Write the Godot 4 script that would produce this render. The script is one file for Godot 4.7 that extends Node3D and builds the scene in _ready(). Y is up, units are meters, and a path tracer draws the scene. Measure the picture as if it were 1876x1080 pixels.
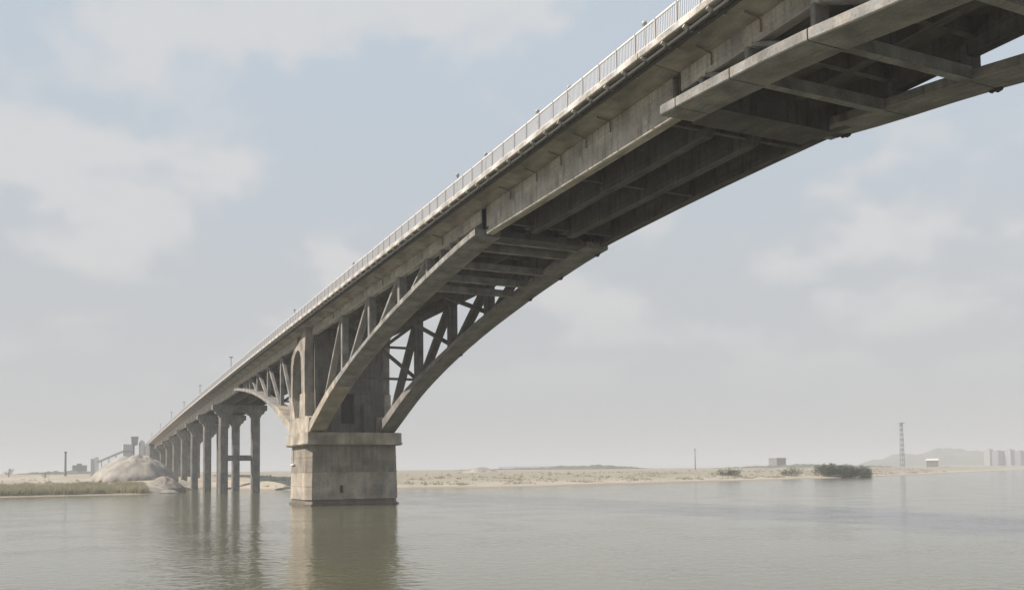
extends Node3D
# Axes: x runs across the bridge (away from the viewer), -z along it towards the far bank, y up. Water level y = 0.

var rng := RandomNumberGenerator.new()
var counts := {}
var M := {}

# ---------------------------------------------------------------- naming and tagging
func numbered(parent: Node, called: String) -> String:
	var key := str(parent.get_instance_id()) + "/" + called
	var n: int = counts.get(key, 0)
	counts[key] = n + 1
	return called if n == 0 else "%s_%03d" % [called, n]

func put(o: Node3D, called: String, parent: Node = self) -> void:
	o.name = numbered(parent, called)
	parent.add_child(o, true)

func tag(o: Node, label: String, category := "", group := "", kind := "") -> void:
	if label: o.set_meta("label", label)
	if category: o.set_meta("category", category)
	if group: o.set_meta("group", group)
	if kind: o.set_meta("kind", kind)

func thing(called: String, at: Vector3, label: String, category: String, group := "") -> Node3D:
	var o := Node3D.new()
	put(o, called)
	o.position = at
	tag(o, label, category, group)
	return o

func copy(o: Node3D, called: String, at: Vector3, label := "", group := "") -> Node3D:
	var r: Node3D = o.duplicate()
	r.name = numbered(o.get_parent(), called)
	o.get_parent().add_child(r, true)
	r.position = at
	if label: r.set_meta("label", label)
	if group: r.set_meta("group", group)
	return r

# ---------------------------------------------------------------- geometry: lists of triangles, each solid closed and wound clockwise
func loft(tris: PackedVector3Array, rings: Array, closed_ring := false) -> void:
	var own := PackedVector3Array()
	var n: int = rings[0].size()
	var last: int = rings.size() if closed_ring else rings.size() - 1
	for r in last:
		var a: PackedVector3Array = rings[r]
		var b: PackedVector3Array = rings[(r + 1) % rings.size()]
		for i in n:
			var j := (i + 1) % n
			own.append_array([a[i], a[j], b[j], a[i], b[j], b[i]])
	if not closed_ring:
		for e in 2:
			var ring: PackedVector3Array = rings[0] if e == 0 else rings[rings.size() - 1]
			var x := (ring[1] - ring[0]).normalized()
			var normal := Vector3.ZERO
			for i in n:
				normal += ring[i].cross(ring[(i + 1) % n])
			normal = normal.normalized()
			var y := normal.cross(x)
			var flat := PackedVector2Array()
			for p in ring:
				flat.append(Vector2((p - ring[0]).dot(x), (p - ring[0]).dot(y)))
			var idx := Geometry2D.triangulate_polygon(flat)
			# the two caps face opposite ways
			var away: Vector3 = (rings[1] as PackedVector3Array)[0] - (rings[0] as PackedVector3Array)[0]
			if e == 1: away = (rings[rings.size() - 2] as PackedVector3Array)[0] - ring[0]
			for k in range(0, idx.size(), 3):
				var p := ring[idx[k]]
				var q := ring[idx[k + 1]]
				var s := ring[idx[k + 2]]
				# seen from outside clockwise: (q-p)x(s-p) points inwards
				if (q - p).cross(s - p).dot(away) < 0.0:
					own.append_array([p, s, q])
				else:
					own.append_array([p, q, s])
	# sides: settle the winding by the volume of the sides closed to the centre
	var c := Vector3.ZERO
	for p in own: c += p
	c /= own.size()
	var vol := 0.0
	var n_side := last * n * 6
	for k in range(0, n_side, 3):
		vol += (own[k] - c).dot((own[k + 1] - c).cross(own[k + 2] - c))
	if vol > 0.0:
		for k in range(0, n_side, 3):
			var h := own[k + 1]
			own[k + 1] = own[k + 2]
			own[k + 2] = h
	tris.append_array(own)

func box(tris: PackedVector3Array, lo: Vector3, hi: Vector3, bevel := 0.0) -> void:
	var x0 := minf(lo.x, hi.x)
	var x1 := maxf(lo.x, hi.x)
	var z0 := minf(lo.z, hi.z)
	var z1 := maxf(lo.z, hi.z)
	var y0 := minf(lo.y, hi.y)
	var y1 := maxf(lo.y, hi.y)
	var poly := PackedVector2Array([Vector2(x0, z0), Vector2(x1, z0), Vector2(x1, z1), Vector2(x0, z1)])
	if bevel > 0.0: poly = chamfer(poly, bevel)
	up_prism(tris, poly, y0, y1)

func chamfer(poly: PackedVector2Array, b: float) -> PackedVector2Array:
	var out := PackedVector2Array()
	for i in poly.size():
		var p := poly[i]
		out.append(p.move_toward(poly[(i + poly.size() - 1) % poly.size()], b))
		out.append(p.move_toward(poly[(i + 1) % poly.size()], b))
	return out

# outline in plan (x, z), pushed up
func up_prism(tris: PackedVector3Array, poly: PackedVector2Array, y0: float, y1: float, grow := 0.0) -> void:
	var a := PackedVector3Array()
	var b := PackedVector3Array()
	var c := Vector2.ZERO
	for p in poly: c += p
	c /= poly.size()
	for p in poly:
		var q := p
		if grow != 0.0: q = p + Vector2(signf(p.x - c.x), signf(p.y - c.y)) * grow
		a.append(Vector3(q.x, y0, q.y))
		b.append(Vector3(p.x, y1, p.y))
	loft(tris, [a, b])

# outline across the bridge (t, h), pushed along it from s0 to s1
func along(tris: PackedVector3Array, poly: PackedVector2Array, s0: float, s1: float) -> void:
	var a := PackedVector3Array()
	var b := PackedVector3Array()
	for p in poly:
		a.append(Vector3(p.x, p.y, -s0))
		b.append(Vector3(p.x, p.y, -s1))
	loft(tris, [a, b])

# outline seen from the side (s, h), pushed across from t0 to t1
func across(tris: PackedVector3Array, poly: PackedVector2Array, t0: float, t1: float) -> void:
	var a := PackedVector3Array()
	var b := PackedVector3Array()
	for p in poly:
		a.append(Vector3(t0, p.y, -p.x))
		b.append(Vector3(t1, p.y, -p.x))
	loft(tris, [a, b])

# outline (t, depth under the top of the railing) swept along the deck's curve
func sweep(tris: PackedVector3Array, poly: PackedVector2Array, s0: float, s1: float, step := 4.0) -> void:
	var n := maxi(1, int(ceil(absf(s1 - s0) / step)))
	var rings := []
	for i in n + 1:
		var s := lerpf(s0, s1, float(i) / n)
		var ring := PackedVector3Array()
		for p in poly: ring.append(Vector3(p.x, rail_top(s) - p.y, -s))
		rings.append(ring)
	loft(tris, rings)

# straight bar of rectangular section between two points: w across the bridge, d in the bar's other direction
func bar(tris: PackedVector3Array, a: Vector3, b: Vector3, w: float, d: float, side := Vector3.RIGHT, bevel := 0.0) -> void:
	var dir := (b - a).normalized()
	var x := (side - dir * side.dot(dir)).normalized()
	var y := dir.cross(x).normalized()
	var poly := PackedVector2Array([Vector2(-w, -d) / 2, Vector2(w, -d) / 2, Vector2(w, d) / 2, Vector2(-w, d) / 2])
	if bevel > 0.0: poly = chamfer(poly, bevel)
	var r0 := PackedVector3Array()
	var r1 := PackedVector3Array()
	for p in poly:
		r0.append(a + x * p.x + y * p.y)
		r1.append(b + x * p.x + y * p.y)
	loft(tris, [r0, r1])

func tube(tris: PackedVector3Array, a: Vector3, b: Vector3, ra: float, rb: float, sides := 10) -> void:
	var dir := (b - a).normalized()
	var x := dir.cross(Vector3(0.31, 0.2, 0.93)).normalized()
	var y := dir.cross(x)
	var r0 := PackedVector3Array()
	var r1 := PackedVector3Array()
	for i in sides:
		var f := TAU * i / sides
		r0.append(a + (x * cos(f) + y * sin(f)) * ra)
		r1.append(b + (x * cos(f) + y * sin(f)) * rb)
	loft(tris, [r0, r1])

func ball(tris: PackedVector3Array, c: Vector3, r: float, flat := 1.0) -> void:
	var rings := []
	for k in 7:
		var e := -PI / 2 + 0.06 + (PI - 0.12) * k / 6.0
		var ring := PackedVector3Array()
		for i in 10:
			ring.append(c + Vector3(cos(e) * cos(TAU * i / 10) * r, sin(e) * r * flat, cos(e) * sin(TAU * i / 10) * r))
		rings.append(ring)
	loft(tris, rings)

func mesh_of(tris: PackedVector3Array, colors := PackedColorArray(), smooth := false) -> ArrayMesh:
	var normals := PackedVector3Array()
	normals.resize(tris.size())
	for k in range(0, tris.size(), 3):
		var n := (tris[k + 2] - tris[k]).cross(tris[k + 1] - tris[k]).normalized()
		normals[k] = n
		normals[k + 1] = n
		normals[k + 2] = n
	if smooth:
		var sums := {}
		for k in tris.size():
			var key := (tris[k] * 200.0).round()
			sums[key] = sums.get(key, Vector3.ZERO) + normals[k]
		for k in tris.size(): normals[k] = (sums[(tris[k] * 200.0).round()] as Vector3).normalized()
	var arrays := []
	arrays.resize(Mesh.ARRAY_MAX)
	arrays[Mesh.ARRAY_VERTEX] = tris
	arrays[Mesh.ARRAY_NORMAL] = normals
	if colors.size(): arrays[Mesh.ARRAY_COLOR] = colors
	var m := ArrayMesh.new()
	m.add_surface_from_arrays(Mesh.PRIMITIVE_TRIANGLES, arrays)
	return m

func obj(called: String, tris: PackedVector3Array, mat: Material, parent: Node = self, colors := PackedColorArray(), smooth := false) -> MeshInstance3D:
	var o := MeshInstance3D.new()
	# a mesh sits at the middle of its own base
	var lo := tris[0]
	var hi := tris[0]
	for p in tris:
		lo = lo.min(p)
		hi = hi.max(p)
	var at := Vector3((lo.x + hi.x) / 2, lo.y, (lo.z + hi.z) / 2)
	var own := PackedVector3Array()
	own.resize(tris.size())
	for k in tris.size(): own[k] = tris[k] - at
	o.mesh = mesh_of(own, colors, smooth)
	o.material_override = mat
	put(o, called, parent)
	var p: Node = parent
	while p is Node3D and p != self:
		at -= (p as Node3D).position
		p = p.get_parent()
	o.position = at
	return o

func V2(a: Array) -> PackedVector2Array:
	var out := PackedVector2Array()
	for k in range(0, a.size(), 2): out.append(Vector2(a[k], a[k + 1]))
	return out

# ---------------------------------------------------------------- the bridge's lines
const NEAR_EDGE := 23.12
const NEAR := 24.72
const FAR := 35.72
const G_NEAR := 25.5       # outer faces of the outermost girders
const G_FAR := 34.8
const FAR_EDGE := 37.32
const TIP := 58.2          # river end of the arm whose pier stands in view
const TIP_LAND := 172.6    # its land end
const NEXT_TIP := 34.4     # end of the next frame's arm
const END := 405.0

func rail_top(s: float) -> float:
	return 24.95 - 0.0000288 * (s + 68.1) * (s + 68.1)

func table(x: float, xs: Array, ys: Array) -> float:
	if x <= xs[0]: return ys[0]
	for i in range(1, xs.size()):
		if x <= xs[i]:
			# smooth (Catmull-Rom) between the listed points
			var h: float = xs[i] - xs[i - 1]
			var f: float = (x - xs[i - 1]) / h
			var i0: int = maxi(i - 2, 0)
			var i3: int = mini(i + 1, xs.size() - 1)
			var m0: float = (ys[i] - ys[i0]) / (xs[i] - xs[i0]) * h
			var m1: float = (ys[i3] - ys[i - 1]) / (xs[i3] - xs[i - 1]) * h
			var f2 := f * f
			var f3 := f2 * f
			return (2 * f3 - 3 * f2 + 1) * ys[i - 1] + (f3 - 2 * f2 + f) * m0 + (-2 * f3 + 3 * f2) * ys[i] + (f3 - f2) * m1
	return ys[ys.size() - 1]

# depth of the rib's underside below the railing's top, v metres from the arm's tip
func rib_depth(v: float) -> float:
	return table(v, [-1.0, 0.0, 2.6, 6.0, 11.0, 14.2, 21.1, 27.7, 34.3, 41.7, 49.8, 53.0], [3.7, 3.74, 3.95, 4.3, 4.9, 5.36, 6.42, 7.66, 9.15, 11.2, 14.1, 15.3])

func rib_thick(v: float) -> float:
	return 0.5 + 0.75 * smoothstep(28.0, 52.0, v)

func next_depth(v: float) -> float:
	return table(v, [-1.0, 0.0, 4.5, 8.2, 12.3, 19.4, 26.4, 34.4, 44.4, 56.0], [3.62, 3.66, 3.95, 4.25, 4.8, 5.8, 7.1, 8.9, 11.4, 15.2])

# ---------------------------------------------------------------- materials
func grey_noise(seed_: int, freq: float, octaves: int, w: int, h: int) -> PackedByteArray:
	var n := FastNoiseLite.new()
	n.seed = seed_
	n.noise_type = FastNoiseLite.TYPE_SIMPLEX_SMOOTH
	n.frequency = freq
	n.fractal_octaves = octaves
	n.fractal_type = FastNoiseLite.FRACTAL_FBM
	var im := n.get_seamless_image(w, h)
	im.convert(Image.FORMAT_L8)
	if w != 512 or h != 512: im.resize(512, 512, Image.INTERPOLATE_CUBIC)
	return im.get_data()

# weathered concrete: soft blotches, rain streaks running down, pores; values scale the material's colour
func concrete_texture(seed_: int, blotch: float, streak: float, pore: float, warm: float, lines: float) -> ImageTexture:
	var a := grey_noise(seed_, 0.006, 4, 512, 512)
	var b := grey_noise(seed_ + 1, 0.03, 3, 512, 48)
	var c := grey_noise(seed_ + 2, 0.09, 3, 512, 512)
	var d := grey_noise(seed_ + 3, 0.012, 3, 512, 512)
	var im := Image.create(512, 512, false, Image.FORMAT_RGB8)
	for y in 512:
		for x in 512:
			var k := y * 512 + x
			var va := a[k] / 127.5 - 1.0
			var vb := b[k] / 127.5 - 1.0
			var vc := c[k] / 127.5 - 1.0
			var vd := d[k] / 127.5 - 1.0
			var v := 0.80 + blotch * va + streak * minf(vb + 0.25, 0.15) * (0.7 + 0.6 * vd) + pore * vc
			if vc < -0.62: v -= 0.10
			v -= lines * (1.0 if y % 128 < 3 else 0.28 if y % 16 < 2 else 0.0) * (0.6 + 0.6 * va)
			var w := warm * clampf(0.5 + vd, 0.0, 1.0)
			im.set_pixel(x, y, Color(clampf(v * (1.0 + w), 0, 1), clampf(v, 0, 1), clampf(v * (1.0 - w * 1.1), 0, 1)))
	im.generate_mipmaps()
	return ImageTexture.create_from_image(im)

func concrete(color: Color, tex: Texture2D, relief: Texture2D, metres: float, rough := 0.92) -> StandardMaterial3D:
	var m := StandardMaterial3D.new()
	m.albedo_color = color.linear_to_srgb()
	m.albedo_texture = tex
	m.roughness = rough
	m.uv1_triplanar = true
	m.uv1_world_triplanar = true
	m.uv1_scale = Vector3.ONE / metres
	m.normal_enabled = true
	m.normal_texture = relief
	m.normal_scale = 0.5
	return m

func plain(color: Color, rough := 0.8, metal := 0.0) -> StandardMaterial3D:
	var m := StandardMaterial3D.new()
	m.albedo_color = color.linear_to_srgb()
	m.roughness = rough
	m.metallic = metal
	return m

func tinted(rough := 0.95) -> StandardMaterial3D:
	var m := StandardMaterial3D.new()
	m.vertex_color_use_as_albedo = true
	m.roughness = rough
	return m

func make_materials() -> void:
	var t1 := concrete_texture(11, 0.14, 0.28, 0.06, 0.025, 0.10)
	var t2 := concrete_texture(31, 0.17, 0.12, 0.06, 0.03, 0.0)
	var rough := grey_noise(77, 0.05, 5, 512, 512)
	var rim := Image.create_from_data(512, 512, false, Image.FORMAT_L8, rough)
	rim.convert(Image.FORMAT_RGBA8)
	rim.bump_map_to_normal_map(2.0)
	var relief := ImageTexture.create_from_image(rim)
	M.girder = concrete(Color(0.13, 0.13, 0.127), t1, relief, 9.0)  # inner girders: the shade under the deck is put into this dark colour
	M.outer_girder = concrete(Color(0.60, 0.585, 0.55), t1, relief, 9.0)  # near outer girders: same concrete, light put into a paler colour
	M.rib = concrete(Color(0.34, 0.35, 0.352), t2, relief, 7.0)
	M.pier = concrete(Color(0.51, 0.475, 0.415), t2, relief, 11.0)
	M.stained = concrete(Color(0.33, 0.306, 0.268), t1, relief, 11.0)
	M.wet = concrete(Color(0.19, 0.17, 0.13), t2, relief, 6.0, 0.5)
	M.tower = concrete(Color(0.36, 0.345, 0.315), t2, relief, 8.0)
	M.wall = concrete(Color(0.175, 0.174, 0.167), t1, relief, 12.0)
	M.deck = concrete(Color(0.175, 0.17, 0.162), t2, relief, 8.0)  # darkness of the underside is put into the slab's colour
	M.pavement = concrete(Color(0.43, 0.41, 0.375), t2, relief, 6.0)  # overhang in the deck's concrete, painted lighter where more light reaches
	M.column = concrete(Color(0.285, 0.288, 0.283), t1, relief, 10.0)
	M.kerb = concrete(Color(0.62, 0.615, 0.60), t2, relief, 5.0)
	M.paint = plain(Color(0.62, 0.61, 0.61), 0.5)
	M.post = plain(Color(0.30, 0.30, 0.32), 0.55)
	M.pipe = plain(Color(0.05, 0.05, 0.05), 0.7)
	M.rubber = plain(Color(0.03, 0.03, 0.03), 0.8)
	M.rust = concrete(Color(0.20, 0.11, 0.06), t2, relief, 2.0)
	M.lamp_pole = plain(Color(0.35, 0.36, 0.37), 0.5)
	M.lamp_glass = plain(Color(0.42, 0.43, 0.43), 0.35)
	M.sand_heap = concrete(Color(0.48, 0.468, 0.44), t2, relief, 13.0)
	M.gravel_heap = concrete(Color(0.33, 0.31, 0.285), t2, relief, 6.0)
	M.plant_grey = plain(Color(0.52, 0.53, 0.54), 0.7)  # this grey and plant_dark are lightened to stand for haze
	M.plant_dark = plain(Color(0.36, 0.37, 0.38), 0.7)
	M.plant_white = plain(Color(0.72, 0.72, 0.71), 0.6)
	M.far_wall = plain(Color(0.17, 0.17, 0.18), 0.85)
	M.far_pale = plain(Color(0.26, 0.26, 0.26), 0.85)
	M.far_glass = plain(Color(0.10, 0.12, 0.14), 0.3)
	M.steel = plain(Color(0.20, 0.21, 0.22), 0.6)
	M.bark = plain(Color(0.10, 0.08, 0.06), 0.95)
	M.tinted = tinted()
	var leaf := tinted(0.8)
	leaf.backlight_enabled = true
	leaf.backlight = Color(0.25, 0.25, 0.25)
	M.leaf = leaf
	# muddy river: body colour of suspended silt, wave slopes in the normal map
	var w := StandardMaterial3D.new()
	w.albedo_color = Color(1, 1, 1)
	w.vertex_color_use_as_albedo = true
	w.roughness = 0.11
	w.metallic_specular = 0.5
	w.normal_enabled = true
	w.normal_texture = wave_texture()
	w.normal_scale = 0.21
	w.uv1_triplanar = true
	w.uv1_world_triplanar = true
	w.uv1_scale = Vector3.ONE / 55.0
	M.water = w

func wave_texture() -> ImageTexture:
	# an 80 m tile of short wind ripples, gathered in patches with calm water between them
	var n := 1024
	var nz := FastNoiseLite.new()
	nz.seed = 8
	nz.noise_type = FastNoiseLite.TYPE_SIMPLEX_SMOOTH
	nz.frequency = 0.055
	nz.fractal_octaves = 4
	nz.fractal_gain = 0.5
	var fine := nz.get_seamless_image(n, n)
	fine.convert(Image.FORMAT_L8)
	nz.seed = 9
	nz.frequency = 0.006
	nz.fractal_octaves = 2
	var patch := nz.get_seamless_image(n, n)
	patch.convert(Image.FORMAT_L8)
	var a := fine.get_data()
	var b := patch.get_data()
	var heights := PackedByteArray()
	heights.resize(n * n)
	for k in n * n:
		heights[k] = int(128.0 + (a[k] - 128.0) * (0.42 + 0.58 * smoothstep(100.0, 175.0, b[k])))
	var im := Image.create_from_data(n, n, false, Image.FORMAT_L8, heights)
	im.convert(Image.FORMAT_RGBA8)
	im.bump_map_to_normal_map(3.0)
	return ImageTexture.create_from_image(im)

# ---------------------------------------------------------------- sky: thin high haze with soft clouds
func make_sky(sun_to: Vector3) -> PanoramaSkyMaterial:
	var w := 1024
	var h := 512
	var n := FastNoiseLite.new()
	n.seed = 63
	n.noise_type = FastNoiseLite.TYPE_SIMPLEX_SMOOTH
	n.frequency = 1.0
	n.fractal_octaves = 5
	n.fractal_gain = 0.58
	n.domain_warp_enabled = true
	n.domain_warp_amplitude = 0.25
	n.domain_warp_frequency = 1.2
	var im := Image.create(w, h, false, Image.FORMAT_RGBF)
	for y in h:
		var el := PI / 2 - PI * (y + 0.5) / h
		var up := maxf(sin(el), 0.0)
		for x in w:
			var az := ((x + 0.5) / w - 0.5) * TAU
			var d := Vector3(sin(az) * cos(el), sin(el), -cos(az) * cos(el))
			var c := Color(0.575, 0.58, 0.585).lerp(Color(0.535, 0.61, 0.69), smoothstep(0.02, 0.45, up))
			c = c.lerp(Color(0.36, 0.44, 0.56), smoothstep(0.4, 1.0, up))
			if el > 0.0:
				# clouds lie in sheets: the higher the look, the larger they seem
				var q := d / (up + 0.22)
				q = q.rotated(Vector3.UP, -0.16)
				var v := n.get_noise_3d(q.x * 1.75 + 1.3, 1.7, q.z * 1.75 + 3.1)
				var cover := smoothstep(-0.12, 0.30, v) * smoothstep(0.05, 0.22, up)
				c = c.lerp(Color(0.755, 0.74, 0.73), cover * 0.62)
			var near_sun := acos(clampf(d.dot(sun_to), -1, 1))
			var glow := 0.30 * exp(-pow(near_sun / 0.6, 2.0))
			c = Color(c.r * (1 + glow), c.g * (1 + glow), c.b * (1 + glow * 0.9))
			im.set_pixel(x, y, c)
	var m := PanoramaSkyMaterial.new()
	m.panorama = ImageTexture.create_from_image(im)
	m.filter = true
	return m

# ================================================================ the scene
func _ready() -> void:
	rng.seed = 20
	# camera: level-headed lens with a slight tilt up and the sensor shifted, 1.6 m above the bank's edge
	var cam := Camera3D.new()
	cam.name = "camera"
	add_child(cam)
	var yaw := 0.4442
	var pitch := 0.0525
	var roll := 0.0114
	var ahead := Vector3(sin(yaw), 0, -cos(yaw))
	var right := Vector3(cos(yaw), 0, sin(yaw))
	var fwd := ahead * cos(pitch) + Vector3.UP * sin(pitch)
	var up := Vector3.UP * cos(pitch) - ahead * sin(pitch)
	var r2 := right * cos(roll) - up * sin(roll)
	var u2 := right * sin(roll) + up * cos(roll)
	cam.transform = Transform3D(Basis(r2, u2, -fwd), Vector3(0, 4.02, 0))
	var near := 0.2
	cam.set_frustum(near * 1080.0 / 1637.8, Vector2(0, near * 236.7 / 1637.8), near, 9000.0)
	cam.current = true
	# sun: at half height on the near side of the bridge, a little beyond the pier
	var e := deg_to_rad(39.0)
	var sun_to := Vector3(-0.95 * cos(e), sin(e), -0.31 * cos(e)).normalized()
	var env := Environment.new()
	env.background_mode = Environment.BG_SKY
	env.sky = Sky.new()
	env.sky.sky_material = make_sky(sun_to)
	env.background_energy_multiplier = 0.74
	env.tonemap_mode = Environment.TONE_MAPPER_LINEAR
	env.tonemap_exposure = 1.31
	env.fog_enabled = true
	env.fog_density = 0.00052
	env.fog_light_color = Color(0.93, 0.94, 0.95)
	env.sdfgi_enabled = true
	env.ssao_enabled = true
	env.ssil_enabled = true
	var we := WorldEnvironment.new()
	we.name = "world_environment"
	we.environment = env
	add_child(we)
	var sun := DirectionalLight3D.new()
	sun.name = "sun"
	sun.light_energy = 1.6
	sun.light_color = Color(1.0, 0.95, 0.89)
	sun.light_angular_distance = 0.5
	sun.shadow_enabled = true
	add_child(sun)
	sun.look_at_from_position(sun_to * 100.0, Vector3.ZERO, Vector3.UP)

	make_materials()
	make_water()
	make_land()
	make_bridge()
	make_approach_piers()
	make_railing()
	make_lamps()
	make_bank_things()
	make_far_things()

# ---------------------------------------------------------------- water and land
func grid(called: String, xs: PackedFloat32Array, zs: PackedFloat32Array, point: Callable, color: Callable, mat: Material) -> MeshInstance3D:
	var verts := PackedVector3Array()
	var cols := PackedColorArray()
	var idx := PackedInt32Array()
	for z in zs:
		for x in xs:
			var p: Vector3 = point.call(x, z)
			verts.append(p)
			cols.append(color.call(x, z, p))
	var nx := xs.size()
	var normals := PackedVector3Array()
	normals.resize(verts.size())
	for j in zs.size() - 1:
		for i in nx - 1:
			var a := j * nx + i
			var q := [a, a + 1, a + nx + 1, a + nx]
			for t in [[0, 1, 2], [0, 2, 3]]:
				var i0: int = q[t[0]]
				var i1: int = q[t[1]]
				var i2: int = q[t[2]]
				var n := (verts[i2] - verts[i0]).cross(verts[i1] - verts[i0])
				if n.y < 0.0:
					var h := i1
					i1 = i2
					i2 = h
					n = -n
				idx.append_array([i0, i1, i2])
				normals[i0] += n
				normals[i1] += n
				normals[i2] += n
	for k in normals.size(): normals[k] = normals[k].normalized()
	var arrays := []
	arrays.resize(Mesh.ARRAY_MAX)
	arrays[Mesh.ARRAY_VERTEX] = verts
	arrays[Mesh.ARRAY_NORMAL] = normals
	arrays[Mesh.ARRAY_COLOR] = cols
	arrays[Mesh.ARRAY_INDEX] = idx
	var m := ArrayMesh.new()
	m.add_surface_from_arrays(Mesh.PRIMITIVE_TRIANGLES, arrays)
	var o := MeshInstance3D.new()
	o.mesh = m
	o.material_override = mat
	put(o, called)
	return o

func steps(parts: Array) -> PackedFloat32Array:
	# [start, end, step, end, step, ...]
	var out := PackedFloat32Array([parts[0]])
	for k in range(1, parts.size(), 2):
		var last := out[out.size() - 1]
		var n := maxi(1, int(round((parts[k] - last) / parts[k + 1])))
		for i in n: out.append(lerpf(last, parts[k], float(i + 1) / n))
	return out

func make_water() -> void:
	var nz := FastNoiseLite.new()
	nz.seed = 3
	nz.frequency = 0.012
	nz.fractal_octaves = 4
	var xs := steps([-500.0, -60.0, 40.0, 160.0, 4.0, 600.0, 20.0, 4200.0, 300.0])
	var zs := steps([-1500.0, -400.0, 100.0, -240.0, 16.0, 20.0, 4.0, 120.0, 25.0])
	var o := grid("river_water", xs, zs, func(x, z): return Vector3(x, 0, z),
		func(x, z, _p):
			# streaks of silt drift along the river
			var v := nz.get_noise_2d(x * 0.5, z * 1.6)
			var body := Color(0.125, 0.124, 0.08).lerp(Color(0.108, 0.11, 0.077), clampf(0.5 + v, 0, 1))
			# a dark bluish band of shade beyond the bridge, painted into the water colour
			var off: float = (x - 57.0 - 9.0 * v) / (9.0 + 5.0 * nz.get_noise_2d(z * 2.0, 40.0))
			var shade_band: float = exp(-off * off * off * off) * smoothstep(-96.0, -58.0, z + 14.0 * v)
			return body.lerp(Color(0.015, 0.035, 0.05), shade_band * 0.95), M.water)
	tag(o, "calm muddy grey-green river with small ripples around the bridge pier", "river", "", "structure")

func shore(t: float) -> float:
	return table(t, [-600.0, -120.0, -15.0, 2.0, 12.0, 18.0, 24.0, 31.0, 38.0, 46.0, 71.0, 99.0, 150.0, 210.0, 295.0, 463.0, 788.0, 1500.0, 4000.0],
		[150.0, 185.0, 203.0, 206.0, 207.0, 216.0, 250.0, 268.0, 250.0, 220.0, 211.0, 203.0, 219.0, 240.0, 271.0, 365.0, 548.0, 950.0, 2300.0])

var land_noise: FastNoiseLite

func land_height(t: float, s: float) -> float:
	var d := s - shore(t)
	var h := table(d, [-40.0, 0.0, 3.0, 10.0, 28.0, 60.0, 200.0, 700.0, 1500.0, 6000.0], [-6.0, -0.05, 0.35, 0.8, 2.2, 3.1, 4.0, 6.0, 9.0, 13.5])
	if d > 0.0:
		h += land_noise.get_noise_2d(t, s) * minf(0.9, d * 0.04) + land_noise.get_noise_2d(t * 4.0, s * 4.0) * minf(0.25, d * 0.02)
	return h

func make_land() -> void:
	land_noise = FastNoiseLite.new()
	land_noise.seed = 21
	land_noise.frequency = 0.03
	land_noise.fractal_octaves = 3
	var ts := steps([-600.0, -80.0, 40.0, 80.0, 2.0, 330.0, 6.0, 900.0, 40.0, 4000.0, 300.0])
	var ds := steps([-40.0, -6.0, 17.0, 0.0, 2.0, 12.0, 1.5, 70.0, 4.0, 300.0, 25.0, 1500.0, 150.0, 5500.0, 1000.0])
	var patch := FastNoiseLite.new()
	patch.seed = 9
	patch.frequency = 0.02
	var o := grid("ground", ts, ds, func(t, d): return Vector3(t, land_height(t, shore(t) + d), -(shore(t) + d)),
		func(t, d, p):
			var sand := Color(0.40, 0.355, 0.29).lerp(Color(0.33, 0.30, 0.255), clampf(0.5 + land_noise.get_noise_2d(t * 3.0, d * 3.0), 0, 1))
			var grass := Color(0.255, 0.235, 0.18)
			var v := patch.get_noise_2d(t, d * 3.0)
			var g := smoothstep(-0.15, 0.25, v) * smoothstep(12.0, 30.0, d) * 0.75
			g = maxf(g, smoothstep(40.0, 70.0, t) * smoothstep(7.0, 24.0, d + 10.0 * v) * 0.8)
			g = maxf(g, smoothstep(160.0, 400.0, d) * 0.85)
			var c := sand.lerp(grass, g)
			if p.y < 0.35: c = c.lerp(Color(0.22, 0.19, 0.145), 0.7)
			return c, M.tinted)
	tag(o, "pale sandy far bank and plain reaching to the horizon", "ground", "", "structure")

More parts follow.
